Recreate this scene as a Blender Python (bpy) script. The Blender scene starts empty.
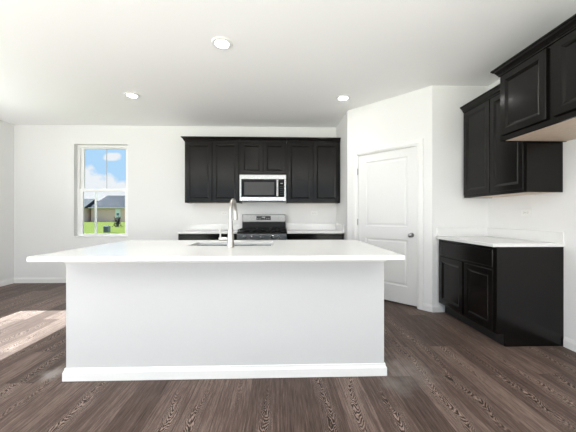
import bpy, bmesh, math, random
from mathutils import Vector, Matrix
random.seed(7)
PI = math.pi
S = bpy.context.scene
COL = S.collection

# ------------------------------------------------------------------ camera
H = 2.734                       # ceiling height
cam_d = bpy.data.cameras.new('camera')
cam = bpy.data.objects.new('camera', cam_d); COL.objects.link(cam)
cam.location = (0, 0, 1.162)
cam.rotation_euler = (PI/2, 0, -0.030)
cam_d.sensor_fit = 'HORIZONTAL'; cam_d.sensor_width = 36.0
cam_d.lens = 36.0*278.7/576
cam_d.shift_y = -0.0005
cam_d.clip_start = 0.05; cam_d.clip_end = 400
S.camera = cam

# ------------------------------------------------------------------ view
S.view_settings.view_transform = 'Standard'
S.view_settings.look = 'None'
S.view_settings.gamma = 1.0
S.view_settings.use_curve_mapping = False
S.view_settings.exposure = 0.0
S.cycles.max_bounces = 12
S.cycles.diffuse_bounces = 7
S.cycles.glossy_bounces = 4
S.cycles.transparent_max_bounces = 12
S.cycles.caustics_reflective = False
S.cycles.caustics_refractive = False
S.cycles.sample_clamp_indirect = 6.0

# ------------------------------------------------------------------ sky
W = bpy.data.worlds.new('sky'); S.world = W
W.use_nodes = True
nt = W.node_tree; nt.nodes.clear()
def N(t, kind, **kw):
    n = t.nodes.new(kind)
    for k, v in kw.items(): setattr(n, k, v)
    return n
def math_node(t, op, a, b=None, c=None):
    n = N(t, 'ShaderNodeMath', operation=op)
    for i, v in enumerate((a, b, c)):
        if v is None: continue
        if isinstance(v, (int, float)): n.inputs[i].default_value = v
        else: t.links.new(v, n.inputs[i])
    return n.outputs[0]
tc = N(nt, 'ShaderNodeTexCoord')
sp = N(nt, 'ShaderNodeSeparateXYZ'); nt.links.new(tc.outputs['Generated'], sp.inputs[0])
yy = math_node(nt, 'MAXIMUM', sp.outputs['Y'], 0.02)
ax = math_node(nt, 'DIVIDE', sp.outputs['X'], yy)
az = math_node(nt, 'DIVIDE', sp.outputs['Z'], yy)
cmb = N(nt, 'ShaderNodeCombineXYZ'); nt.links.new(ax, cmb.inputs[0]); nt.links.new(az, cmb.inputs[1])
nz = N(nt, 'ShaderNodeTexNoise'); nz.inputs['Scale'].default_value = 26; nz.inputs['Detail'].default_value = 4
nt.links.new(cmb.outputs[0], nz.inputs['Vector'])
wob = math_node(nt, 'MULTIPLY', math_node(nt, 'SUBTRACT', nz.outputs['Fac'], 0.5), 1.5)
mask = None
for cx, cz, ra, rb in ((-0.592, .207, .026, .014), (-0.70, .145, .045, .034), (-0.655, .118, .05, .030),
                       (-0.600, .105, .028, .036), (-0.56, .09, .04, .026), (-0.63, .06, .15, .038),
                       (-0.9, .30, .10, .03), (-0.45, .33, .08, .03), (-0.40, .12, .08, .05), (-0.95, .12, .1, .05)):
    dx = math_node(nt, 'DIVIDE', math_node(nt, 'SUBTRACT', ax, cx), ra)
    dz = math_node(nt, 'DIVIDE', math_node(nt, 'SUBTRACT', az, cz), rb)
    d = math_node(nt, 'SQRT', math_node(nt, 'ADD', math_node(nt, 'MULTIPLY', dx, dx), math_node(nt, 'MULTIPLY', dz, dz)))
    v = math_node(nt, 'SUBTRACT', 1.25, math_node(nt, 'ADD', d, wob))
    m = N(nt, 'ShaderNodeMapRange'); m.clamp = True
    m.inputs['From Min'].default_value = 0.0; m.inputs['From Max'].default_value = 0.45
    nt.links.new(v, m.inputs['Value'])
    mask = m.outputs[0] if mask is None else math_node(nt, 'MAXIMUM', mask, m.outputs[0])
mx = N(nt, 'ShaderNodeMix', data_type='RGBA')
nt.links.new(mask, mx.inputs['Factor'])
mx.inputs['A'].default_value = (.47, .72, 1.0, 1); mx.inputs['B'].default_value = (.90, .92, .97, 1)
bg = N(nt, 'ShaderNodeBackground'); bg.inputs['Strength'].default_value = 1.0
nt.links.new(mx.outputs['Result'], bg.inputs['Color'])
wo = N(nt, 'ShaderNodeOutputWorld'); nt.links.new(bg.outputs[0], wo.inputs[0])

# ------------------------------------------------------------------ sun, window daylight and rear fill
def lamp(name, kind, loc, rot, energy, color=(1, 1, 1), **kw):
    d = bpy.data.lights.new(name, kind); d.energy = energy; d.color = color
    for k, v in kw.items(): setattr(d, k, v)
    o = bpy.data.objects.new(name, d); COL.objects.link(o)
    o.location = loc; o.rotation_euler = rot
    return o
SUN_EL = math.radians(42)
lamp('sun', 'SUN', (-12, 2.5, 12), (0, -(PI/2 - SUN_EL), 0), 29.0, (.86, .96, 1.0), angle=0.004)
# rear: unseen lamp added to lift the ceiling; left: daylight by the openings
lamp('rear_fill', 'AREA', (-.6, -2.05, .9), (PI/2+1.25, 0, 0), 330, (1.0, .992, .985), shape='RECTANGLE', size=5.6, size_y=1.7)
lamp('left_daylight', 'AREA', (-4.70, -0.6, 1.10), (0, -PI/2-.4, 0), 130, (1.0, .992, .985), shape='RECTANGLE', size=2.0, size_y=2.3)
lamp('kitchen_window_daylight', 'AREA', (-4.60, 2.86, 1.60), (0, -PI/2-1.0, 0), 24, (.96, .98, 1.0), shape='RECTANGLE', size=.70, size_y=1.25)

# ------------------------------------------------------------------ materials
def mat(name, color, rough=.5, metal=0.0, spec=.5, coat=0.0):
    m = bpy.data.materials.new(name); m.use_nodes = True
    b = m.node_tree.nodes['Principled BSDF']
    b.inputs['Base Color'].default_value = (*color, 1)
    b.inputs['Roughness'].default_value = rough
    b.inputs['Metallic'].default_value = metal
    b.inputs['Specular IOR Level'].default_value = spec
    b.inputs['Coat Weight'].default_value = coat
    return m, m.node_tree, b
def vary(m3, scale, stretch, lo, hi, bump=0.0, rough=None):
    """noise that varies the base colour between two colours (surface grain)"""
    m, t, b = m3
    c = N(t, 'ShaderNodeTexCoord'); mp = N(t, 'ShaderNodeMapping'); mp.inputs['Scale'].default_value = stretch
    t.links.new(c.outputs['Object'], mp.inputs['Vector'])
    n = N(t, 'ShaderNodeTexNoise'); n.inputs['Scale'].default_value = scale; n.inputs['Detail'].default_value = 5
    t.links.new(mp.outputs[0], n.inputs['Vector'])
    r = N(t, 'ShaderNodeValToRGB')
    r.color_ramp.elements[0].position = .3; r.color_ramp.elements[0].color = (*lo, 1)
    r.color_ramp.elements[1].position = .7; r.color_ramp.elements[1].color = (*hi, 1)
    t.links.new(n.outputs['Fac'], r.inputs[0]); t.links.new(r.outputs[0], b.inputs['Base Color'])
    if bump:
        bp = N(t, 'ShaderNodeBump'); bp.inputs['Strength'].default_value = bump; bp.inputs['Distance'].default_value = .002
        t.links.new(n.outputs['Fac'], bp.inputs['Height']); t.links.new(bp.outputs[0], b.inputs['Normal'])
    if rough:
        mr = N(t, 'ShaderNodeMapRange'); mr.inputs['To Min'].default_value = rough[0]; mr.inputs['To Max'].default_value = rough[1]
        t.links.new(n.outputs['Fac'], mr.inputs['Value']); t.links.new(mr.outputs[0], b.inputs['Roughness'])
    return m
M = {}
M['wall'] = vary(mat('wall_paint', (.84, .84, .83), .75, spec=.25), 120, (1, 1, 1), (.775, .775, .775), (.79, .79, .79), .05)
M['ceiling'] = vary(mat('ceiling_paint', (.80, .80, .795), .85, spec=.2), 150, (1, 1, 1), (.93, .93, .93), (.94, .94, .94), .05)
M['trim'] = vary(mat('trim_paint', (.86, .86, .85), .35), 60, (1, 1, 1), (.80, .80, .795), (.82, .82, .815))
M['door'] = vary(mat('door_paint', (.86, .86, .85), .4), 60, (1, 1, 1), (.73, .73, .73), (.745, .745, .745))
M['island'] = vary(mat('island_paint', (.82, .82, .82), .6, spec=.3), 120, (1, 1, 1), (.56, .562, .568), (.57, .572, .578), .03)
M['quartz'] = vary(mat('white_quartz', (.86, .86, .85), .16), 260, (1, 1, 1), (.75, .75, .745), (.80, .80, .795))
M['cabinet'] = vary(mat('espresso_wood', (.02, .017, .016), .34, spec=.26), 9, (14, 14, 1), (.0035, .003, .0028), (.008, .0066, .006), .025, (.15, .23))
M['birch'] = vary(mat('birch_underside', (.5, .4, .3), .5), 6, (3, 12, 1), (.55, .43, .33), (.66, .54, .43))
M['kick_board'] = vary(mat('toe_kick_board', (.01, .009, .009), .6), 20, (1, 1, 1), (.008, .008, .008), (.012, .011, .011))  # dark colour of the toe kick board itself
M['steel'] = vary(mat('brushed_steel', (.58, .57, .56), .28, 1.0), 30, (1, 30, 30), (.14, .137, .133), (.19, .186, .18), 0, (.22, .36))
M['bright_steel'] = vary(mat('bright_steel', (.74, .73, .72), .25, 1.0), 30, (1, 30, 30), (.40, .395, .39), (.50, .495, .49), 0, (.2, .32))
M['nickel'] = vary(mat('brushed_nickel', (.66, .64, .60), .3, 1.0), 60, (1, 1, 20), (.40, .385, .365), (.48, .465, .44))
M['dark_nickel'] = vary(mat('satin_nickel', (.3, .29, .28), .3, 1.0), 60, (1, 1, 1), (.28, .27, .26), (.34, .33, .32))
M['black_glass'] = vary(mat('black_glass', (.008, .008, .009), .12, spec=.15), 10, (1, 1, 1), (.007, .007, .008), (.010, .010, .011))
M['window_mesh'] = vary(mat('oven_window', (.06, .06, .06), .2, spec=.15), 400, (1, 1, 1), (.07, .07, .072), (.10, .10, .10))
M['black'] = vary(mat('black_enamel', (.012, .012, .012), .3, spec=.15), 40, (1, 1, 1), (.010, .010, .010), (.015, .015, .015))
M['cast_iron'] = vary(mat('cast_iron', (.015, .015, .015), .55, spec=.15), 90, (1, 1, 1), (.010, .010, .010), (.02, .02, .02), .1)
M['grey_print'] = vary(mat('grey_print', (.4, .4, .4), .5), 40, (1, 1, 1), (.36, .36, .37), (.42, .42, .43))
M['plastic'] = vary(mat('white_plastic', (.82, .82, .81), .35), 40, (1, 1, 1), (.80, .80, .79), (.84, .84, .83))
M['slot'] = vary(mat('socket_slots', (.1, .1, .1), .5), 40, (1, 1, 1), (.09, .09, .09), (.12, .12, .12))
M['vinyl'] = vary(mat('white_vinyl', (.86, .86, .86), .35), 40, (1, 1, 1), (.85, .85, .85), (.88, .88, .88))
M['grey_vinyl'] = vary(mat('grey_muntin', (.45, .46, .5), .4), 40, (1, 1, 1), (.42, .44, .48), (.48, .5, .54))
M['lawn'] = vary(mat('lawn_grass', (.1, .16, .02), .9, spec=.1), 1.5, (1, 1, 1), (.062, .080, .008), (.085, .105, .012), .3)
M['siding'] = vary(mat('beige_siding', (.6, .5, .46), .8, spec=.2), 3, (.2, 1, 12), (.84, .53, .48), (.92, .60, .55))
M['siding2'] = vary(mat('cream_siding', (.7, .62, .58), .8, spec=.2), 3, (.2, 1, 12), (.90, .66, .60), (.95, .72, .66))
M['shingle'] = vary(mat('dark_shingles', (.07, .07, .085), .9, spec=.1), 4, (1, 4, 4), (.034, .033, .042), (.05, .05, .06))
M['shingle2'] = vary(mat('grey_shingles', (.2, .2, .22), .9, spec=.1), 4, (1, 4, 4), (.055, .055, .06), (.07, .07, .076))
M['house_glass'] = vary(mat('house_window_glass', (.15, .18, .25), .15), 2, (1, 1, 1), (.12, .15, .2), (.2, .22, .3))
M['metal_grey'] = vary(mat('grey_sheet_metal', (.2, .21, .23), .5, .3), 8, (1, 1, 1), (.26, .27, .30), (.33, .34, .37))
M['bark'] = vary(mat('grey_bark', (.05, .045, .04), .9), 12, (1, 1, .2), (.035, .03, .028), (.06, .05, .045))
# glass
gm = bpy.data.materials.new('window_glass'); gm.use_nodes = True; t = gm.node_tree; t.nodes.clear()
tr = N(t, 'ShaderNodeBsdfTransparent'); tr.inputs[0].default_value = (.97, .985, .98, 1)
gl = N(t, 'ShaderNodeBsdfGlossy'); gl.inputs['Roughness'].default_value = .02
lw = N(t, 'ShaderNodeFresnel'); lw.inputs[0].default_value = 1.1
ms = N(t, 'ShaderNodeMixShader'); t.links.new(lw.outputs[0], ms.inputs[0]); t.links.new(tr.outputs[0], ms.inputs[1]); t.links.new(gl.outputs[0], ms.inputs[2])
ou = N(t, 'ShaderNodeOutputMaterial'); t.links.new(ms.outputs[0], ou.inputs[0]); M['glass'] = gm
# lit lens of the ceiling lights
lm = bpy.data.materials.new('lit_lens'); lm.use_nodes = True; t = lm.node_tree; t.nodes.clear()
em = N(t, 'ShaderNodeEmission'); em.inputs[0].default_value = (1, .98, .95, 1); em.inputs[1].default_value = 45
ou = N(t, 'ShaderNodeOutputMaterial'); t.links.new(em.outputs[0], ou.inputs[0]); M['lens'] = lm

# floor planks
fm, t, b = mat('dark_plank_floor', (.1, .08, .07), .48, spec=.18)
c = N(t, 'ShaderNodeTexCoord'); sx = N(t, 'ShaderNodeSeparateXYZ'); t.links.new(c.outputs['Object'], sx.inputs[0])
sw = N(t, 'ShaderNodeCombineXYZ'); t.links.new(sx.outputs['Y'], sw.inputs[0]); t.links.new(sx.outputs['X'], sw.inputs[1])
br = N(t, 'ShaderNodeTexBrick', offset=.37, offset_frequency=2)
t.links.new(sw.outputs[0], br.inputs['Vector'])
br.inputs['Color1'].default_value = (0, 0, 0, 1); br.inputs['Color2'].default_value = (1, 1, 1, 1); br.inputs['Mortar'].default_value = (.5, .5, .5, 1)
br.inputs['Scale'].default_value = 1.0; br.inputs['Mortar Size'].default_value = .0016; br.inputs['Mortar Smooth'].default_value = .3
br.inputs['Brick Width'].default_value = 1.22; br.inputs['Row Height'].default_value = .19
bw = N(t, 'ShaderNodeRGBToBW'); t.links.new(br.outputs['Color'], bw.inputs[0])
off = math_node(t, 'MULTIPLY', bw.outputs[0], 37.0)
def coords(kx, ky):
    q = N(t, 'ShaderNodeCombineXYZ')
    t.links.new(math_node(t, 'ADD', math_node(t, 'MULTIPLY', sx.outputs['X'], kx), off), q.inputs[0])
    t.links.new(math_node(t, 'MULTIPLY', sx.outputs['Y'], ky), q.inputs[1])
    t.links.new(off, q.inputs[2])
    return q.outputs[0]
def noise(vec, scale, detail, rough=.5):
    n = N(t, 'ShaderNodeTexNoise'); n.inputs['Scale'].default_value = scale; n.inputs['Detail'].default_value = detail
    n.inputs['Roughness'].default_value = rough; t.links.new(vec, n.inputs['Vector']); return n.outputs['Fac']
ROW = .19
rowu = math_node(t, 'SUBTRACT', math_node(t, 'FRACT', math_node(t, 'DIVIDE', sx.outputs['X'], ROW)), .5)
wander = math_node(t, 'MULTIPLY', math_node(t, 'SUBTRACT', noise(coords(0.0, 2.2), 1.0, 2), .5), .95)
uc = math_node(t, 'ADD', rowu, wander)
u2 = math_node(t, 'MULTIPLY', uc, uc)
jit = math_node(t, 'MULTIPLY', noise(coords(30, 7), 1.0, 3), .22)
ph = math_node(t, 'ADD', math_node(t, 'SUBTRACT', sx.outputs['Y'], math_node(t, 'MULTIPLY', u2, 4.5)), jit)
ring = math_node(t, 'ADD', math_node(t, 'MULTIPLY', math_node(t, 'SINE', math_node(t, 'MULTIPLY', ph, 2*PI*26)), .5), .5)
cm = N(t, 'ShaderNodeMapRange'); cm.inputs['From Min'].default_value = .13; cm.inputs['From Max'].default_value = .02
t.links.new(u2, cm.inputs['Value'])
pm_ = N(t, 'ShaderNodeMapRange'); pm_.inputs['From Min'].default_value = .45; pm_.inputs['From Max'].default_value = .60
t.links.new(noise(coords(.0, .9), 1.0, 1), pm_.inputs['Value'])
cathedral = math_node(t, 'MULTIPLY', cm.outputs[0], pm_.outputs[0])
fibre = noise(coords(150, 7.0), 1.0, 5, .75)
streak = noise(coords(60, 1.6), 1.0, 4, .7)
broad = noise(coords(6, .8), 1.0, 2)
val = math_node(t, 'ADD', math_node(t, 'MULTIPLY', fibre, .60), math_node(t, 'MULTIPLY', streak, .28))
val = math_node(t, 'ADD', val, math_node(t, 'MULTIPLY', broad, .12))
val = math_node(t, 'ADD', val, math_node(t, 'MULTIPLY', math_node(t, 'SUBTRACT', bw.outputs[0], .5), .13))
val = math_node(t, 'ADD', val, math_node(t, 'MULTIPLY', math_node(t, 'MULTIPLY', math_node(t, 'SUBTRACT', ring, .52), cathedral), .50))
rp = N(t, 'ShaderNodeValToRGB'); t.links.new(val, rp.inputs[0])
rp.color_ramp.elements[0].position = .30; rp.color_ramp.elements[0].color = (.022, .013, .010, 1)
rp.color_ramp.elements[1].position = .78; rp.color_ramp.elements[1].color = (.36, .27, .23, 1)
e = rp.color_ramp.elements.new(.50); e.color = (.105, .071, .059, 1)
# light reflections painted as pale patches on the boards by the island's corners
glare = None
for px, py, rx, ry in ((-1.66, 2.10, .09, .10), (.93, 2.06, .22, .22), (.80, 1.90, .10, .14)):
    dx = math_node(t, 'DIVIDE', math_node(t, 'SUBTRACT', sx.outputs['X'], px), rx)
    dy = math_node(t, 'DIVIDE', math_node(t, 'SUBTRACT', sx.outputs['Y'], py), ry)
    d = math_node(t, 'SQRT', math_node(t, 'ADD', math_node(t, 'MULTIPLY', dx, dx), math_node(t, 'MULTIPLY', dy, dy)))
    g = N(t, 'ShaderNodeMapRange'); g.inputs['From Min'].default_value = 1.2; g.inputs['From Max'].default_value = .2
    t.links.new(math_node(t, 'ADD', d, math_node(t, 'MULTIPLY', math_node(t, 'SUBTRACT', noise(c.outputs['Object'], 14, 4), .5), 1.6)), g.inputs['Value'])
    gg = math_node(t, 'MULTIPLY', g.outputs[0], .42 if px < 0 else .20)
    glare = gg if glare is None else math_node(t, 'MAXIMUM', glare, gg)
md = N(t, 'ShaderNodeMix', data_type='RGBA'); t.links.new(glare, md.inputs['Factor']); t.links.new(rp.outputs[0], md.inputs['A']); md.inputs['B'].default_value = (.5, .48, .46, 1)
mg = N(t, 'ShaderNodeMix', data_type='RGBA'); t.links.new(math_node(t, 'MULTIPLY', br.outputs['Fac'], .7), mg.inputs['Factor'])
t.links.new(md.outputs['Result'], mg.inputs['A']); mg.inputs['B'].default_value = (.02, .015, .013, 1)
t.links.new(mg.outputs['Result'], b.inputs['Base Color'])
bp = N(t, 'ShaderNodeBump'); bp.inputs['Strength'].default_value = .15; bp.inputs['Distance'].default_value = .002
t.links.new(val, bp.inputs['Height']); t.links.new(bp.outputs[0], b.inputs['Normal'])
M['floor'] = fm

# ------------------------------------------------------------------ mesh helpers
class MB:
    def __init__(s): s.bm = bmesh.new()
    def face(s, pts):
        return s.bm.faces.new([s.bm.verts.new(p) for p in pts])
    def box(s, x0, x1, y0, y1, z0, z1):
        v = [s.bm.verts.new(p) for p in ((x0,y0,z0),(x1,y0,z0),(x1,y1,z0),(x0,y1,z0),(x0,y0,z1),(x1,y0,z1),(x1,y1,z1),(x0,y1,z1))]
        for f in ((0,3,2,1),(4,5,6,7),(0,1,5,4),(1,2,6,5),(2,3,7,6),(3,0,4,7)): s.bm.faces.new([v[i] for i in f])
        return s
    def prism(s, poly, axis, a, b):
        """extrude a closed 2-D outline along an axis: x -> (y,z), y -> (x,z), z -> (x,y)"""
        def P(u, v, w): return {'x': (w, u, v), 'y': (u, w, v), 'z': (u, v, w)}[axis]
        A = [s.bm.verts.new(P(u, v, a)) for u, v in poly]; B = [s.bm.verts.new(P(u, v, b)) for u, v in poly]
        n = len(poly)
        for i in range(n): s.bm.faces.new((A[i], A[(i+1) % n], B[(i+1) % n], B[i]))
        s.bm.faces.new(A[::-1]); s.bm.faces.new(B)
        return s
    def rings(s, loops, cap0=True, cap1=True):
        """skin successive closed loops of equal length"""
        L = [[s.bm.verts.new(p) for p in lp] for lp in loops]
        n = len(L[0])
        for A, B in zip(L, L[1:]):
            for i in range(n): s.bm.faces.new((A[i], A[(i+1) % n], B[(i+1) % n], B[i]))
        if cap0: s.bm.faces.new(L[0][::-1])
        if cap1: s.bm.faces.new(L[-1])
        return s
    def tube(s, pts, radii, n=16):
        pts = [Vector(p) for p in pts]
        if not isinstance(radii, (list, tuple)): radii = [radii]*len(pts)
        loops = []; ref = None
        for i, p in enumerate(pts):
            d = ((pts[min(i+1, len(pts)-1)] - pts[max(i-1, 0)])).normalized()
            if ref is None: ref = Vector((1, 0, 0)) if abs(d.x) < .9 else Vector((0, 1, 0))
            u = (ref - d*ref.dot(d)).normalized(); w = d.cross(u); ref = u
            loops.append([p + (u*math.cos(a) + w*math.sin(a))*radii[i] for a in (2*PI*k/n for k in range(n))])
        return s.rings(loops)
    def lathe(s, prof, center, axis='z', n=32):
        """prof: (radius, height) pairs"""
        loops = []
        for r, h in prof:
            lp = []
            for k in range(n):
                a = 2*PI*k/n; u, v = r*math.cos(a), r*math.sin(a)
                q = {'z': (u, v, h), 'y': (u, h, v), 'x': (h, u, v)}[axis]
                lp.append(Vector(q) + Vector(center))
            loops.append(lp)
        return s.rings(loops)
    def panel(s, x0, x1, z0, z1, steps, back):
        """a board facing -y whose face steps inward: steps = (inset, y) from the rim to the field"""
        R = lambda i, y: [(x0+i, y, z0+i), (x1-i, y, z0+i), (x1-i, y, z1-i), (x0+i, y, z1-i)]
        return s.rings([R(0, back)] + [R(i, y) for i, y in steps])
    def sweep(s, prof, path, closed=False):
        """profile (out, up) swept along a level path of (x, y, z); out is to the right of travel; mitred"""
        path = [Vector(p) for p in path]; loops = []
        for i, p in enumerate(path):
            a = (p - path[i-1]) if i > 0 else (path[1] - p)
            c = (path[i+1] - p) if i < len(path)-1 else (p - path[i-1])
            a = Vector((a.x, a.y, 0)).normalized(); c = Vector((c.x, c.y, 0)).normalized()
            na, nc = Vector((a.y, -a.x, 0)), Vector((c.y, -c.x, 0))
            m = (na + nc); m = m / max(m.dot(na), 1e-6)
            loops.append([p + m*o + Vector((0, 0, u)) for o, u in prof])
        return s.rings(loops)
    def build(s, name, m, parent=None, loc=None, rot=0, bevel=0.0, smooth=False, seg=2):
        bmesh.ops.recalc_face_normals(s.bm, faces=s.bm.faces)
        me = bpy.data.meshes.new(name); s.bm.to_mesh(me); s.bm.free()
        o = bpy.data.objects.new(name, me); COL.objects.link(o)
        me.materials.append(M[m] if isinstance(m, str) else m)
        if parent: o.parent = parent
        if loc: o.location = loc
        if rot: o.rotation_euler = (0, 0, rot)
        if smooth:
            for p in me.polygons: p.use_smooth = True
            me.set_sharp_from_angle(angle=math.radians(35))
        if bevel:
            bv = o.modifiers.new('bevel', 'BEVEL'); bv.width = bevel; bv.segments = seg; bv.limit_method = 'ANGLE'; bv.angle_limit = math.radians(40)
        return o
def box(name, m, parent, *b, bevel=0.0, **k): return MB().box(*b).build(name, m, parent, bevel=bevel, **k)
def tag(o, label, cat, group=None):
    o['label'] = label; o['category'] = cat
    if group: o['group'] = group
    return o
def thing(name, label, cat, loc=(0, 0, 0), rot=0, group=None):
    o = bpy.data.objects.new(name, None); COL.objects.link(o); o.empty_display_size = .1
    o.location = loc; o.rotation_euler = (0, 0, rot)
    return tag(o, label, cat, group)
def struct(o, kind='structure'): o['kind'] = kind; return o
def sempty(name, loc=(0, 0, 0), rot=0):
    o = bpy.data.objects.new(name, None); COL.objects.link(o); o.location = loc; o.rotation_euler = (0, 0, rot)
    return struct(o)
def copy_tree(o, parent=None):
    c = o.copy(); COL.objects.link(c)
    if parent: c.parent = parent
    for ch in [x for x in o.children]: copy_tree(ch, c)
    return c

# ------------------------------------------------------------------ room shell
XL, XR, YB, YR, YC = -4.584, 2.532, 4.951, -2.1, 3.312      # left, right, back, rear wall, alcove wall
A = Vector((1.842, 3.312)); B = Vector((1.014, 4.15))       # ends of the slanted pantry wall
PW = (A - B).length; PR = math.atan2(A.y - B.y, A.x - B.x)
T = .15
struct(MB().box(XL-T, XR+T, YR-T, YB+T, -.08, 0).build('floor', 'floor'))
struct(MB().box(XL-T, XR+T, YR-T, YB+T, H, H+.12).build('ceiling', 'ceiling'))
def wall_x(name, y0, y1, x0, x1, holes):
    """a wall running along x with rectangular openings (xa, xb, za, zb)"""
    w = MB(); xs = x0
    for xa, xb, za, zb in sorted(holes):
        w.box(xs, xa, y0, y1, 0, H)
        if za > 0: w.box(xa, xb, y0, y1, 0, za)
        if zb < H: w.box(xa, xb, y0, y1, zb, H)
        xs = xb
    w.box(xs, x1, y0, y1, 0, H)
    return w
WX0, WX1, WZ0, WZ1 = -3.571, -2.648, .79, 2.408
struct(wall_x('', YB, YB+T, XL-T, XR+T, [(WX0, WX1, WZ0, WZ1)]).build('wall_back', 'wall'))
struct(wall_x('', YR-T, YR, XL-T, XR+T, [(-4.3, 2.25, .25, 2.4)]).build('wall_rear', 'wall'))  # unseen opening, enlarged to let the rear fill in
# left wall: kitchen window, patio door further towards the viewer
SWY0, SWY1, SWZ0, SWZ1 = 2.16, 3.53, 1.28, 2.245
def wall_y(x0, x1, y0, y1, holes):
    w = MB(); ys = y0
    for ya, yb, za, zb in sorted(holes):
        w.box(x0, x1, ys, ya, 0, H)
        if za > 0: w.box(x0, x1, ya, yb, 0, za)
        if zb < H: w.box(x0, x1, ya, yb, zb, H)
        ys = yb
    w.box(x0, x1, ys, y1, 0, H)
    return w
struct(wall_y(XL-T, XL, YR, YB, [(SWY0, SWY1, SWZ0, SWZ1), (-1.8, .6, .05, 2.15)]).build('wall_left', 'wall'))
struct(wall_y(XR, XR+T, YR, YB, []).build('wall_right', 'wall'))
struct(MB().box(A.x+.0, XR, YC, YC+.11, 0, H).build('wall_alcove', 'wall'))
struct(MB().box(B.x, B.x+.11, B.y, YB, 0, H).build('wall_pantry_side', 'wall'))
DK0, DK1, DZ = .163, 1.015, 2.052
struct(wall_x('', 0, .11, 0, PW, [(DK0, DK1, 0, DZ)]).build('wall_pantry', 'wall', loc=(B.x, B.y, 0), rot=PR))

# baseboards
BBP = [(0, 0), (.014, 0), (.014, .062), (.011, .070), (.008, .078), (.006, .088), (0, .088)]
def baseboard(name, path): return struct(MB().sweep(BBP, path).build(name, 'trim'))
baseboard('baseboard_back', [(XL, YB, 0), (-1.57, YB, 0)])
baseboard('baseboard_left', [(XL, .66, 0), (XL, YB, 0)])
baseboard('baseboard_right', [(XR, 2.40, 0), (XR, YR, 0)])
pd = (A - B).normalized()
q = B + pd*1.075
baseboard('baseboard_alcove', [(q.x, q.y, 0), (A.x, A.y, 0), (1.985, YC, 0)])
q = B + pd*.134
baseboard('baseboard_pantry', [(B.x, 4.30, 0), (B.x, B.y, 0), (q.x, q.y, 0)])

# ------------------------------------------------------------------ back window (single hung)
def hung_window(name, w, h, muntin=True):
    """local frame: opening 0..w, 0..h, inner wall plane y=0, outdoors +y"""
    r = sempty(name)
    f = MB(); a = .042
    f.box(0, a, .08, .145, 0, h).box(w-a, w, .08, .145, 0, h).box(a, w-a, .08, .145, 0, a).box(a, w-a, .08, .145, h-a, h)
    f.build('window_frame', 'vinyl', r, bevel=.004)
    box('window_sill', 'trim', r, .002, w-.002, -.012, .08, .0, .014, bevel=.004)
    mz = .83
    u = MB(); g = .055; bh = .045
    u.box(a, a+g, .112, .138, mz-.02, h-a).box(w-a-g, w-a, .112, .138, mz-.02, h-a).box(a+g, w-a-g, .112, .138, mz-.02, mz+.02).box(a+g, w-a-g, .112, .138, h-a-.012, h-a)
    us = u.build('upper_sash', 'vinyl', r, bevel=.003)
    box('window_glass', 'glass', us, a+g, w-a-g, .122, .127, mz+.02, h-a-.012)
    if muntin: box('muntin', 'grey_vinyl', us, .480, .492, .118, .122, mz+.02, h-a-.012)
    l = MB()
    l.box(a, a+g, .082, .110, a, mz+.02).box(w-a-g, w-a, .082, .110, a, mz+.02).box(a+g, w-a-g, .082, .110, a, a+.014).box(a+g, w-a-g, .082, .110, mz-.03, mz+.022)
    ls = l.build('lower_sash', 'vinyl', r, bevel=.003)
    box('window_glass', 'glass', ls, a+g, w-a-g, .094, .099, a+.014, mz-.03)
    if muntin: box('muntin', 'vinyl', ls, .286, .326, .100, .106, a+.014, mz-.03)
    return r
wn = hung_window('window_1', WX1-WX0, WZ1-WZ0); wn.location = (WX0, YB, WZ0)

# left window the sun comes in by, unglazed rear opening enlarged for fill, patio door (behind / beside the viewer)
def glazed(name, w, h, frame, bars):
    r = sempty(name); f = MB()
    f.box(0, frame, .07, .12, 0, h).box(w-frame, w, .07, .12, 0, h).box(frame, w-frame, .07, .12, 0, frame).box(frame, w-frame, .07, .12, h-frame, h)
    for b_ in bars: f.box(b_-.03, b_+.03, .07, .12, frame, h-frame)
    f.build('window_frame', 'vinyl', r, bevel=.004)
    box('window_glass', 'glass', r, frame, w-frame, .094, .099, frame, h-frame)
    return r
w2 = glazed('window_2', SWY1-SWY0, SWZ1-SWZ0, .03, []); w2.location = (XL, SWY0, SWZ0); w2.rotation_euler = (0, 0, PI/2)

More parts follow.
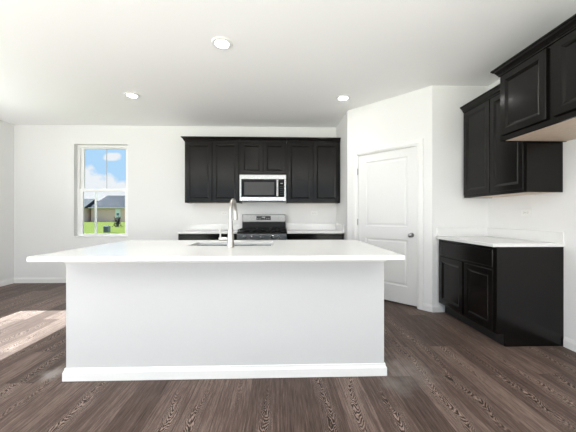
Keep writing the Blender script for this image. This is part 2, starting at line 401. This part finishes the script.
# ------------------------------------------------------------------ pantry door
pr = sempty('door_1', (B.x, B.y, 0), PR)
CP = [(0, 0), (.010, .0), (.013, .006), (.013, .012), (.018, .02), (.018, .058), (.014, .066), (0, .066)]   # (out of wall, away from opening)
c_ = MB(); CI0, CI1, CZ = DK0-.002+.006, DK1+.002-.006, DZ-.004
lp = []
for k, z, sx_, sz_ in ((CI0, 0.002, -1, 0), (CI0, CZ, -1, 1), (CI1, CZ, 1, 1), (CI1, 0.002, 1, 0)):
    lp.append([Vector((k + sx_*u, -o-.0005, z + sz_*u)) for o, u in CP])
c_.rings(lp).build('casing', 'trim', pr)
j = MB(); j.box(DK0+.001, DK0+.013, .0, .10, 0.002, DZ-.014).box(DK1-.013, DK1-.001, .0, .10, 0.002, DZ-.014).box(DK0+.001, DK1-.001, 0, .10, DZ-.013, DZ-.001)
j.build('jamb', 'trim', pr)
def two_panel_door(x0, x1, z0, z1, y, th, cells):
    m = MB(); xs = sorted({x0, x1, *[v for c in cells for v in c[:2]]}); zs = sorted({z0, z1, *[v for c in cells for v in c[2:]]})
    for a_, b_ in zip(xs, xs[1:]):
        for c, d in zip(zs, zs[1:]):
            if any(abs(a_-k[0]) < 1e-6 and abs(c-k[2]) < 1e-6 and abs(b_-k[1]) < 1e-6 and abs(d-k[3]) < 1e-6 for k in cells):
                R = lambda i, yy: [(a_+i, yy, c+i), (b_-i, yy, c+i), (b_-i, yy, d-i), (a_+i, yy, d-i)]
                m.rings([R(0, y), R(.006, y+.007), (R(.022, y+.009)), R(.040, y+.003), R(.044, y+.003)], cap0=False)
            else: m.face([(a_, y, c), (b_, y, c), (b_, y, d), (a_, y, d)])
    m.face([(x0, y+th, z0), (x0, y+th, z1), (x1, y+th, z1), (x1, y+th, z0)])
    m.face([(x0, y, z0), (x0, y+th, z0), (x1, y+th, z0), (x1, y, z0)]); m.face([(x0, y, z1), (x1, y, z1), (x1, y+th, z1), (x0, y+th, z1)])
    m.face([(x0, y, z0), (x0, y, z1), (x0, y+th, z1), (x0, y+th, z0)]); m.face([(x1, y, z0), (x1, y+th, z0), (x1, y+th, z1), (x1, y, z1)])
    bmesh.ops.remove_doubles(m.bm, verts=m.bm.verts, dist=1e-5)
    return m
leaf = two_panel_door(.179, .999, .022, 2.036, .012, .035, [(.297, .881, .245, .850), (.297, .881, 1.018, 1.925)]).build('door_leaf', 'door', pr)
for z in (.24, 1.07, 1.80):
    MB().lathe([(.0001, -.046), (.006, -.046), (.006, .046), (.0001, .046)], (.172, .004, z), n=12).build('hinge', 'dark_nickel', pr, smooth=True)
kb = MB().lathe([(.0001, .0), (.031, .0), (.031, -.004), (.027, -.008), (.012, -.010), (.010, -.028), (.018, -.034), (.026, -.044), (.0275, -.054), (.023, -.063), (.010, -.067), (.0001, -.067)], (.931, .0118, .916), axis='y').build('knob', 'dark_nickel', leaf, smooth=True)
box('latch_plate', 'dark_nickel', pr, DK1-.0145, DK1-.012, .014, .040, .885, .945)

# ------------------------------------------------------------------ cabinets
def shaker(x0, x1, z0, z1, y, th=.019, stile=.057, parent=None, name='door'):
    m = MB().panel(x0, x1, z0, z1, [(0, y-th+.003), (.003, y-th), (stile-.006, y-th), (stile+.006, y-th+.0042), (stile+.018, y-th+.0112), (stile+.020, y-th+.0115)], y)
    return m.build(name, 'cabinet', parent)
CROWN = [(.0, 0), (.010, 0), (.010, .010), (.016, .014), (.020, .024), (.032, .042), (.042, .048), (.042, .054), (.050, .056), (.050, .068), (.0, .068)]
def wall_cabinet(label, loc, rot, w, z0, z1, d, doors, crown, top_gap=.03, group=None, sides=True, bottom_reveal=.02):
    """local: x 0..w left to right, front face frame at y=0, wall at y=d"""
    r = thing('wall_cabinet', label, 'cabinet', loc, rot, group)
    g = .0015
    m = MB()
    m.box(g, .018, .019, d, z0, z1).box(w-.018, w-g, .019, d, z0, z1).box(.018, w-.018, .019, d, z1-.018, z1).box(.018, w-.018, d-.012, d, z0+.02, z1-.018)
    m.build('carcass', 'cabinet', r)
    f = MB()
    xs = [g] + [x for dr in doors for x in dr] + [w-g]
    f.box(g, .04, 0, .019, z0, z1).box(w-.04, w-g, 0, .019, z0, z1).box(.04, w-.04, 0, .019, z1-.05, z1).box(.04, w-.04, 0, .019, z0, z0+.04)
    for a_, b_ in zip(doors, doors[1:]): f.box((a_[1]+b_[0])/2-.025, (a_[1]+b_[0])/2+.025, 0, .019, z0+.04, z1-.05)
    f.build('face_frame', 'cabinet', r)
    box('underside_panel', 'birch', r, .018, w-.018, .019, d-.002, z0+.004, z0+.018)['label'] = 'pale wood underside'
    for a_, b_ in doors: shaker(a_, b_, z0+bottom_reveal, z1-top_gap, -.0005, parent=r)
    MB().sweep(CROWN, [(x, y, z1-.018) for x, y in crown]).build('crown_moulding', 'cabinet', r)
    return r
YF = YB - .325                                  # face frames of the back wall cabinets
Lx, M0, M1, Rx = -1.558, -.660, .115, 1.011
ZT = 2.403
gb = 'dark wall cabinets in a row on the back wall'
wall_cabinet('dark espresso double wall cabinet left of the microwave, on the back wall', (Lx, YF, 0), 0, M0-Lx, 1.374, ZT, .325-.001,
             [(.020, .445), (.457, .880)], [(0, .323), (0, 0), (M0-Lx-.0005, 0)], group=gb)
wall_cabinet('short dark double wall cabinet directly above the microwave', (M0, YF, 0), 0, M1-M0, 1.832, ZT, .325-.001,
             [(.018, .384), (.394, M1-M0-.018)], [(0.0005, 0), (M1-M0-.0005, 0)], group=gb)
wall_cabinet('dark espresso double wall cabinet right of the microwave, next to the pantry wall', (M1, YF, 0), 0, Rx-M1, 1.374, ZT, .325-.001,
             [(.018, .436), (.448, .872)], [(0.0005, 0), (Rx-M1, 0)], group=gb)
# right wall: tall pair and the deep one over the fridge space; local x runs towards the viewer
wall_cabinet('dark double wall cabinet hanging above the white counter on the right', (2.200, 3.265, 0), -PI/2, .850, 1.372, ZT, XR-2.200-.001,
             [(.020, .424), (.436, .830)], [(0.0005, 0), (.8495, 0)], bottom_reveal=.03)
wall_cabinet('deep dark cabinet high on the right wall above the empty fridge space', (1.945, 2.402, 0), -PI/2, .925, 1.815, ZT+.003, XR-1.945-.001,
             [(.022, .440), (.496, .903)], [(0, XR-1.945-.36), (0, 0), (.925, 0)], bottom_reveal=.045)

def base_cabinet(label, loc, rot, w, d, fronts, drawer, group=None, right_side=True):
    r = thing('base_cabinet', label, 'cabinet', loc, rot, group); g = .0015; zt = .884
    m = MB(); prof = [(.019, .114), (.075, .114), (.075, .001), (d, .001), (d, zt), (.019, zt)]
    m.prism(prof, 'x', g, .018); m.prism(prof, 'x', w-.018, w-g)
    m.box(.018, w-.018, .019, d, .114, .130).box(.018, w-.018, d-.01, d, .13, zt)
    m.build('carcass', 'cabinet', r, bevel=.001)
    box('toe_kick', 'kick_board', r, .018, w-.018, .075, .090, .001, .113)
    f = MB(); f.box(g, .04, 0, .019, .114, zt).box(w-.04, w-g, 0, .019, .114, zt).box(.04, w-.04, 0, .019, zt-.03, zt).box(.04, w-.04, 0, .019, .114, .15).box(.04, w-.04, 0, .019, .675, .705)
    for a_, b_ in zip(fronts, fronts[1:]): f.box((a_[1]+b_[0])/2-.025, (a_[1]+b_[0])/2+.025, 0, .019, .15, .675)
    f.build('face_frame', 'cabinet', r, bevel=.001)
    for a_, b_ in fronts: shaker(a_, b_, .132, .678, -.0005, parent=r)
    for a_, b_ in drawer:
        MB().panel(a_, b_, .700, .858, [(0, -.015), (.006, -.0195), (.010, -.0195)], -.0005).build('drawer_front', 'cabinet', r)
    return r
BD = .60
wl = M0+.002 - (-1.565)
base_cabinet('dark base cabinet left of the range, under the back counter', (-1.565, YB-BD-.001, 0), 0, wl, BD, [(.02, wl/2-.01), (wl/2+.01, wl-.02)], [(.02, wl-.02)], 'dark base cabinets on the back wall')
wr = Rx - (M1+.002)
base_cabinet('dark base cabinet right of the range, beside the pantry wall', (M1+.002, YB-BD-.001, 0), 0, wr, BD, [(.02, wr/2-.01), (wr/2+.01, wr-.02)], [(.02, wr-.02)], 'dark base cabinets on the back wall')
base_cabinet('free-ended dark base cabinet on the right wall under a white counter', (1.922, 3.310, 0), -PI/2, .902, XR-1.922-.001, [(.040, .456), (.484, .872)], [(.030, .872)])

def counter(label, loc, rot, w, d, over, left, right, bl, br_, back=True):
    """slab 0..w plus overhangs; bl / br_: side splash at that end"""
    r = thing('countertop', label, 'countertop', loc, rot)
    box('slab', 'quartz', r, -left, w+right, -over, d, .885, .914, bevel=.003)
    box('backsplash', 'quartz', r, -left, w+right, d-.02, d, .9145, 1.016, bevel=.002)
    if bl: box('side_splash', 'quartz', r, -left, -left+.02, -over+.02, d-.021, .9145, 1.016, bevel=.002)
    if br_: box('side_splash', 'quartz', r, w+right-.02, w+right, -over+.02, d-.021, .9145, 1.016, bevel=.002)
    return r
counter('white quartz counter left of the range', (-1.565, YB-BD-.001, 0), 0, wl, BD, .035, .02, 0, False, False)
counter('white quartz counter right of the range, ending at the pantry wall', (M1+.002, YB-BD-.001, 0), 0, wr, BD, .035, 0, .002, False, True)
counter('white quartz counter with backsplash on the right wall base cabinet', (1.922, 3.310, 0), -PI/2, .902, XR-1.922-.001, .040, 0, .006, True, False)

# ------------------------------------------------------------------ island
IX0, IX1, IY0, IY1 = -1.506, .762, 2.013, 2.835
isl = thing('kitchen_island', 'large white panelled island with dark cabinets on its far side', 'kitchen island', (0, 0, 0))
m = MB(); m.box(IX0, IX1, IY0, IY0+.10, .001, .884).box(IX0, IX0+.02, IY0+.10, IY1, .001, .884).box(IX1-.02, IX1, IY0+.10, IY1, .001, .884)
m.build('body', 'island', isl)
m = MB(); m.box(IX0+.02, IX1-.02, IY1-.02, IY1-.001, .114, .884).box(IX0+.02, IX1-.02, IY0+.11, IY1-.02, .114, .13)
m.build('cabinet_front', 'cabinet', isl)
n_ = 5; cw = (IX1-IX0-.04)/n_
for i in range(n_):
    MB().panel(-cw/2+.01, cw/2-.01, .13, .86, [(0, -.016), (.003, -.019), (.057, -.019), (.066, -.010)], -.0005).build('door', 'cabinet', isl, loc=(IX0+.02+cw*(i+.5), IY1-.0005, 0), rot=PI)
BI = [(0, 0), (.016, 0), (.016, .058), (.013, .064), (.009, .072), (.007, .086), (0, .086)]
MB().sweep(BI, [(IX0, IY1, .001), (IX0, IY0, .001), (IX1, IY0, .001), (IX1, IY1, .001)][0:4]).build('baseboard', 'trim', isl)
MB().sweep([(0, 0), (.006, 0), (.012, .010), (.012, .056), (0, .056)], [(IX0, IY1, .828), (IX0, IY0, .828), (IX1, IY0, .828), (IX1, IY1, .828)]).build('top_trim', 'trim', isl)
# worktop with the sink cut-out
CX0, CX1, CY0, CY1 = -1.520, .783, 1.719, 2.860
SX0, SX1, SY0, SY1 = -.765, -.062, 2.315, 2.675
def rrect(x0, x1, y0, y1, r, n=6):
    out = []
    for cx, cy, a0 in ((x1-r, y1-r, 0), (x0+r, y1-r, PI/2), (x0+r, y0+r, PI), (x1-r, y0+r, 3*PI/2)):
        out.append([(cx + r*math.cos(a0+PI/2*k/n), cy + r*math.sin(a0+PI/2*k/n)) for k in range(n+1)])
    return out
w = MB(); bm = w.bm; arcs = rrect(SX0, SX1, SY0, SY1, .03); outer = [(CX1, CY1), (CX0, CY1), (CX0, CY0), (CX1, CY0)]
lev = {}
for z in (.885, .914):
    O = [bm.verts.new((x, y, z)) for x, y in outer]; I = [[bm.verts.new((x, y, z)) for x, y in arc] for arc in arcs]
    for k in range(4):
        for a_, b_ in zip(I[k], I[k][1:]): bm.faces.new((O[k], a_, b_))
        n = (k+1) % 4; bm.faces.new((O[k], I[k][-1], I[n][0], O[n]))
    lev[z] = (O, [v for arc in I for v in arc])
for L0, L1 in zip(lev[.885], lev[.914]):
    for i in range(len(L0)): bm.faces.new((L0[i], L0[(i+1) % len(L0)], L1[(i+1) % len(L1)], L1[i]))
tag(w.build('countertop', 'quartz', bevel=.003), 'long white quartz worktop on the island with a sink cut-out', 'countertop')
# sink
sk = thing('kitchen_sink', 'stainless steel undermount sink set in the island worktop', 'sink', ((SX0+SX1)/2, (SY0+SY1)/2, .885))
hx, hy = (SX1-SX0)/2, (SY1-SY0)/2
loop = lambda e, z, r: [Vector((x, y, z)) for arc in rrect(-hx-e, hx+e, -hy-e, hy+e, r) for x, y in arc]
mb = MB(); mb.rings([loop(.022, -.0015, .05), loop(.004, -.0015, .034), loop(.003, -.012, .033), loop(-.004, -.19, .03), loop(-.03, -.205, .03)], False, True)
mb.build('bowl', 'bright_steel', sk, smooth=True)
MB().lathe([(.0001, -.2035), (.042, -.2035), (.044, -.2015), (.034, -.201), (.0001, -.203)], (0, 0, 0)).build('drain', 'steel', sk, smooth=True)
# faucet
FX, FY = -.389, 2.225
fc = thing('kitchen_faucet', 'tall brushed nickel gooseneck faucet standing in front of the island sink', 'faucet', (FX, FY, .9145))
MB().lathe([(.0001, 0), (.032, 0), (.032, .006), (.029, .012), (.027, .06), (.023, .10), (.0185, .16), (.017, .20), (.016, .205), (.0001, .205)], (0, 0, 0), n=28).build('body', 'nickel', fc, smooth=True)
arc = []; R_ = .092
arc.append((0, 0, .2)); arc.append((0, 0, .24)); arc.append((0, 0, .275))
for k in range(1, 17):
    a_ = PI*k/16*0.97; arc.append((.010*k/16, R_ - R_*math.cos(a_), .283 + R_*math.sin(a_)))
MB().tube(arc, .0158, 18).build('spout', 'nickel', fc, smooth=True)
ex, ey, ez = arc[-1]
MB().lathe([(.0001, .012), (.0155, .012), (.0175, -.02), (.0195, -.075), (.0185, -.080), (.014, -.082), (.0001, -.082)], (ex, ey+.001, ez), n=24).build('spray_head', 'nickel', fc, smooth=True)
hd = MB().lathe([(.0001, -.015), (.015, -.015), (.0155, -.060), (.017, -.066), (.017, -.088), (.014, -.092), (.0001, -.092)], (0, 0, .063), axis='x', n=20).build('handle_hub', 'nickel', fc, smooth=True)
MB().tube([(-.079, 0, .068), (-.081, .001, .10), (-.084, .003, .148)], [.0075, .006, .005], 12).build('lever', 'nickel', hd, smooth=True)

# ------------------------------------------------------------------ microwave
mw = thing('microwave', 'stainless over-the-range microwave with black glass door', 'microwave', (-.2725, YB-.40, 1.405))
w2_ = .378
box('body', 'black', mw, -w2_+.002, w2_-.002, .02, .398, .012, .424, bevel=.003)
box('top_vent', 'bright_steel', mw, -w2_, w2_, .0, .020, .352, .424, bevel=.003)
m = MB(); m.box(-w2_, w2_, 0, .02, .0, .062).box(-w2_, -w2_+.028, .0, .02, .062, .352).box(w2_-.028, w2_, 0, .02, .062, .352)
dr = m.build('door', 'bright_steel', mw, bevel=.002)
box('door_glass', 'black_glass', dr, -w2_+.0285, .228, .003, .0195, .0625, .3515, bevel=.002)
box('window', 'window_mesh', dr, -w2_+.075, .185, .0015, .0029, .095, .305)
m = MB(); m.tube([(.238, -.030, .075), (.238, -.030, .34)], .020, 14); m.box(.232, .248, -.03, .003, .09, .108).box(.232, .248, -.03, .003, .305, .323)
m.build('handle', 'bright_steel', dr, smooth=True)
cp = box('control_panel', 'black_glass', mw, .2285, w2_-.0285, .003, .0195, .0625, .3515, bevel=.002)
box('display', 'grey_print', cp, .285, .325, .0015, .003, .278, .290)
for i in range(5):
    for k in range(3): box('key', 'slot', cp, .275+k*.022, .289+k*.022, .002, .003, .10+i*.032, .106+i*.032)
box('vent_grille', 'black', mw, -w2_+.03, w2_-.03, .03, .37, -.008, .011)

# ------------------------------------------------------------------ range
rg = thing('kitchen_range', 'stainless freestanding gas range with black grates, on the back wall', 'range', (-.2715, YB-.03, 0))
hw = .3795
box('body', 'steel', rg, -hw, hw, -.62, 0, .10, .895, bevel=.003)
box('oven_door', 'steel', rg, -hw+.004, hw-.004, -.655, -.622, .245, .770, bevel=.006)
box('oven_window', 'black_glass', rg, -hw+.09, hw-.09, -.658, -.6555, .34, .64)
hm = MB().tube([(-hw+.05, -.70, .725), (hw-.05, -.70, .725)], .013, 14)
hm.box(-hw+.07, -hw+.09, -.70, -.656, .717, .733).box(hw-.09, hw-.07, -.70, -.656, .717, .733)
hm.build('oven_handle', 'bright_steel', rg, smooth=True)
box('drawer', 'steel', rg, -hw+.004, hw-.004, -.65, -.622, .105, .238, bevel=.005)
box('foot_plinth', 'black', rg, -hw+.02, hw-.02, -.58, -.02, .001, .099)
cpn = MB().prism([(-.622, .775), (-.655, .780), (-.650, .885), (-.622, .895)], 'x', -hw, hw).build('control_panel', 'steel', rg, bevel=.003)
for x in (-.262, -.161, -.004, .154, .255):
    kn = MB().lathe([(.0001, 0), (.026, 0), (.026, -.006), (.021, -.010), (.0195, -.034), (.017, -.038), (.0001, -.038)], (x, -.6535, .835), axis='y', n=24).build('knob', 'bright_steel', cpn, smooth=True)
box('cooktop', 'black', rg, -hw+.001, hw-.001, -.635, -.075, .8955, .912, bevel=.004)
for gx in (-.25, 0, .25):
    gm_ = MB(); x0, x1 = gx-.122, gx+.122
    for y in (-.61, -.36, -.10): gm_.box(x0, x1, y-.006, y+.006, .935, .952)
    for x in (x0+.006, gx, x1-.006): gm_.box(x-.006, x+.006, -.61, -.10, .935, .952)
    for y in (-.49, -.23): gm_.box(x0+.012, x1-.012, y-.005, y+.005, .938, .954)
    for x in (x0+.006, x1-.006):
        for y in (-.605, -.36, -.105): gm_.box(x-.006, x+.006, y-.006, y+.006, .9125, .936)
    gm_.build('grate', 'cast_iron', rg, bevel=.002)
for bx, by, r in ((-.25, -.49, .045), (-.25, -.23, .038), (0, -.36, .05), (.25, -.49, .042), (.25, -.23, .036)):
    MB().lathe([(.0001, .9125), (r, .9125), (r, .920), (r*.8, .922), (r*.8, .930), (r*.7, .932), (.0001, .932)], (bx, by, 0), n=24).build('burner', 'cast_iron', rg, smooth=True)
box('backguard_base', 'black', rg, -hw+.004, hw-.004, -.074, -.002, .8955, 1.052, bevel=.003)
bgd = box('backguard', 'steel', rg, -hw+.004, hw-.004, -.080, -.002, 1.0525, 1.186, bevel=.006)
dsp = box('display', 'black_glass', bgd, -.131, .118, -.0825, -.0805, 1.088, 1.158)
for i in range(6):
    if i != 2: box('touch_mark', 'grey_print', bgd, -.115+i*.038, -.097+i*.038, -.0832, -.0826, 1.108, 1.113)
box('clock_window', 'grey_print', bgd, -.035, .02, -.0832, -.0826, 1.128, 1.144)

# ------------------------------------------------------------------ outlets
def outlet(label, loc, rot):
    r = thing('wall_outlet', label, 'outlet', loc, rot, 'white outlets above the counters')
    box('plate', 'plastic', r, -.060, .060, -.006, -.0005, -.036, .036, bevel=.003)
    for s_ in (-1, 1):
        so = MB().prism([(s_*.022 + .017*math.cos(a_), .0145*math.sin(a_)) for a_ in (2*PI*k/16 for k in range(16))], 'y', -.0085, -.0062).build('socket', 'plastic', r)
        sl = MB(); sl.box(s_*.022-.006, s_*.022+.005, -.0092, -.0086, .005, .0075).box(s_*.022-.006, s_*.022+.003, -.0092, -.0086, -.0075, -.005).box(s_*.022+.008, s_*.022+.012, -.0092, -.0086, -.002, .002)
        sl.build('slots', 'slot', so)
    MB().lathe([(.0001, -.0075), (.003, -.0075), (.003, -.0062), (.0001, -.0062)], (0, 0, 0), axis='y', n=10).build('screw', 'slot', r)
    return r
outlet('white outlet on the back wall behind the faucet, left of the range', (-.972, YB, 1.203), 0)
outlet('white outlet on the back wall right of the range', (.612, YB, 1.207), 0)
outlet('white outlet on the right wall above the right counter', (XR, 2.785, 1.193), -PI/2)

# ------------------------------------------------------------------ ceiling lights
def ceiling_light(label, x, y, watts):
    r = thing('ceiling_light', label, 'ceiling light', (x, y, H), 0, 'round recessed ceiling lights')
    MB().lathe([(.060, -.003), (.064, -.012), (.088, -.010), (.097, -.002), (.097, -.0005), (.060, -.0005)], (0, 0, 0), n=40).build('trim_ring', 'plastic', r, smooth=True)
    MB().lathe([(.0001, -.0065), (.040, -.0062), (.0595, -.0035), (.0595, -.0008), (.0001, -.0008)], (0, 0, 0), n=40).build('lens', 'lens', r, smooth=True)
    d = bpy.data.lights.new('downlight', 'AREA'); d.shape = 'DISK'; d.size = .115; d.energy = watts; d.color = (1, .97, .93); d.spread = 1.7
    o = bpy.data.objects.new('downlight', d); COL.objects.link(o); o.parent = r; o.location = (0, 0, -.0135)
    return r
ceiling_light('round ceiling light nearest the viewer, above the island', -.524, 2.554, 3)
ceiling_light('round ceiling light at the left, between island and window', -1.922, 3.689, 3)
ceiling_light('round ceiling light at the right, in front of the pantry wall', .849, 3.690, 2)

# ------------------------------------------------------------------ outdoors
struct(MB().box(-140, 60, -60, 140, -.45, -.10).build('ground', 'lawn'))
def roof_house(label, x0, x1, y0, y1, ze, zr, ridge_in_l, ridge_in_r, wall, roof):
    h = thing('house', label, 'house', (0, 0, 0))
    box('walls', wall, h, x0, x1, y0, y1, -.10, ze)
    o = .35; ym = (y0+y1)/2; r = MB()
    E_ = [(x0-o, y0-o, ze), (x1+o, y0-o, ze), (x1+o, y1+o, ze), (x0-o, y1+o, ze)]; E2 = [(x, y, z+.12) for x, y, z in E_]
    r.rings([E_, E2], True, False)
    Ra, Rb = (x0+ridge_in_l, ym, zr), (x1-ridge_in_r, ym, zr)
    r.face([E2[0], E2[1], Rb, Ra]); r.face([E2[2], E2[3], Ra, Rb]); r.face([E2[1], E2[2], Rb]); r.face([E2[3], E2[0], Ra])
    bmesh.ops.remove_doubles(r.bm, verts=r.bm.verts, dist=1e-4)
    r.build('roof', roof, h)
    box('gutter', 'vinyl', h, x0-o, x1+o, y0-o-.12, y0-o-.01, ze-.02, ze+.14)
    return h
h1 = roof_house('beige neighbour house with dark hipped roof seen through the window', -38.4, -31.0, 58, 64, 2.70, 5.5, 1.5, 1.2, 'siding', 'shingle')
dr = box('door', 'vinyl', h1, -33.5, -32.5, 57.90, 57.99, .7, 2.6)
box('pane', 'house_glass', dr, -33.25, -32.75, 57.87, 57.899, 1.2, 1.7)
h2 = roof_house('paler low house with grey roof at the left edge of the window view', -52, -39.2, 57, 63, 2.70, 4.75, 3, -.35, 'siding2', 'shingle2')
for x in (-41.9, -40.7):
    f_ = box('window', 'vinyl', h2, x-.1, x+.9, 56.9, 56.99, .95, 1.95); box('pane', 'house_glass', f_, x, x+.8, 56.86, 56.899, 1.05, 1.85)
ac = thing('air_conditioner', 'small grey outdoor unit on the lawn outside the window', 'air conditioner', (-12.95, 21.3, -.10))
m = MB(); m.box(-.19, .19, -.15, .15, .0, .50)
m.build('casing', 'metal_grey', ac, bevel=.02)
m = MB()
for k in range(7): m.box(-.165, .165, -.16, -.151, .06+k*.055, .085+k*.055)
m.build('louvres', 'shingle', ac)
MB().lathe([(.10, .5005), (.12, .5005), (.12, .52), (.10, .52)], (0, 0, 0), n=24).build('fan_guard', 'shingle', ac)
sh = thing('shrub', 'bare dark twiggy shrub on the lawn outside the window', 'shrub', (-18.1, 31.7, -.10))
m = MB(); rnd = random.Random(3)
for k in range(26):
    a_ = rnd.uniform(0, 2*PI); l_ = rnd.uniform(.7, 1.25); s_ = rnd.uniform(.1, .42)
    p1 = Vector((s_*.5*math.cos(a_), s_*.5*math.sin(a_), l_*.5)); p2 = Vector((s_*math.cos(a_+.3), s_*math.sin(a_+.3), l_))
    m.tube([(0, 0, -.02), p1, p2], [.03, .022, .008], 6)
m.build('branches', 'bark', sh)
m = MB()
for k in range(160):
    a_ = rnd.uniform(0, 2*PI); r_ = .5*math.sqrt(rnd.random()); z = rnd.uniform(.0, 1.05); r_ *= (1.1 - .55*z)
    p = Vector((r_*math.cos(a_), r_*math.sin(a_), z)); u = Vector((rnd.gauss(0, 1), rnd.gauss(0, 1), rnd.gauss(0, 1))).normalized()*.07; v = u.orthogonal()*.6
    m.face([p-u, p+v, p+u, p-v])
m.build('leaves', 'bark', sh)
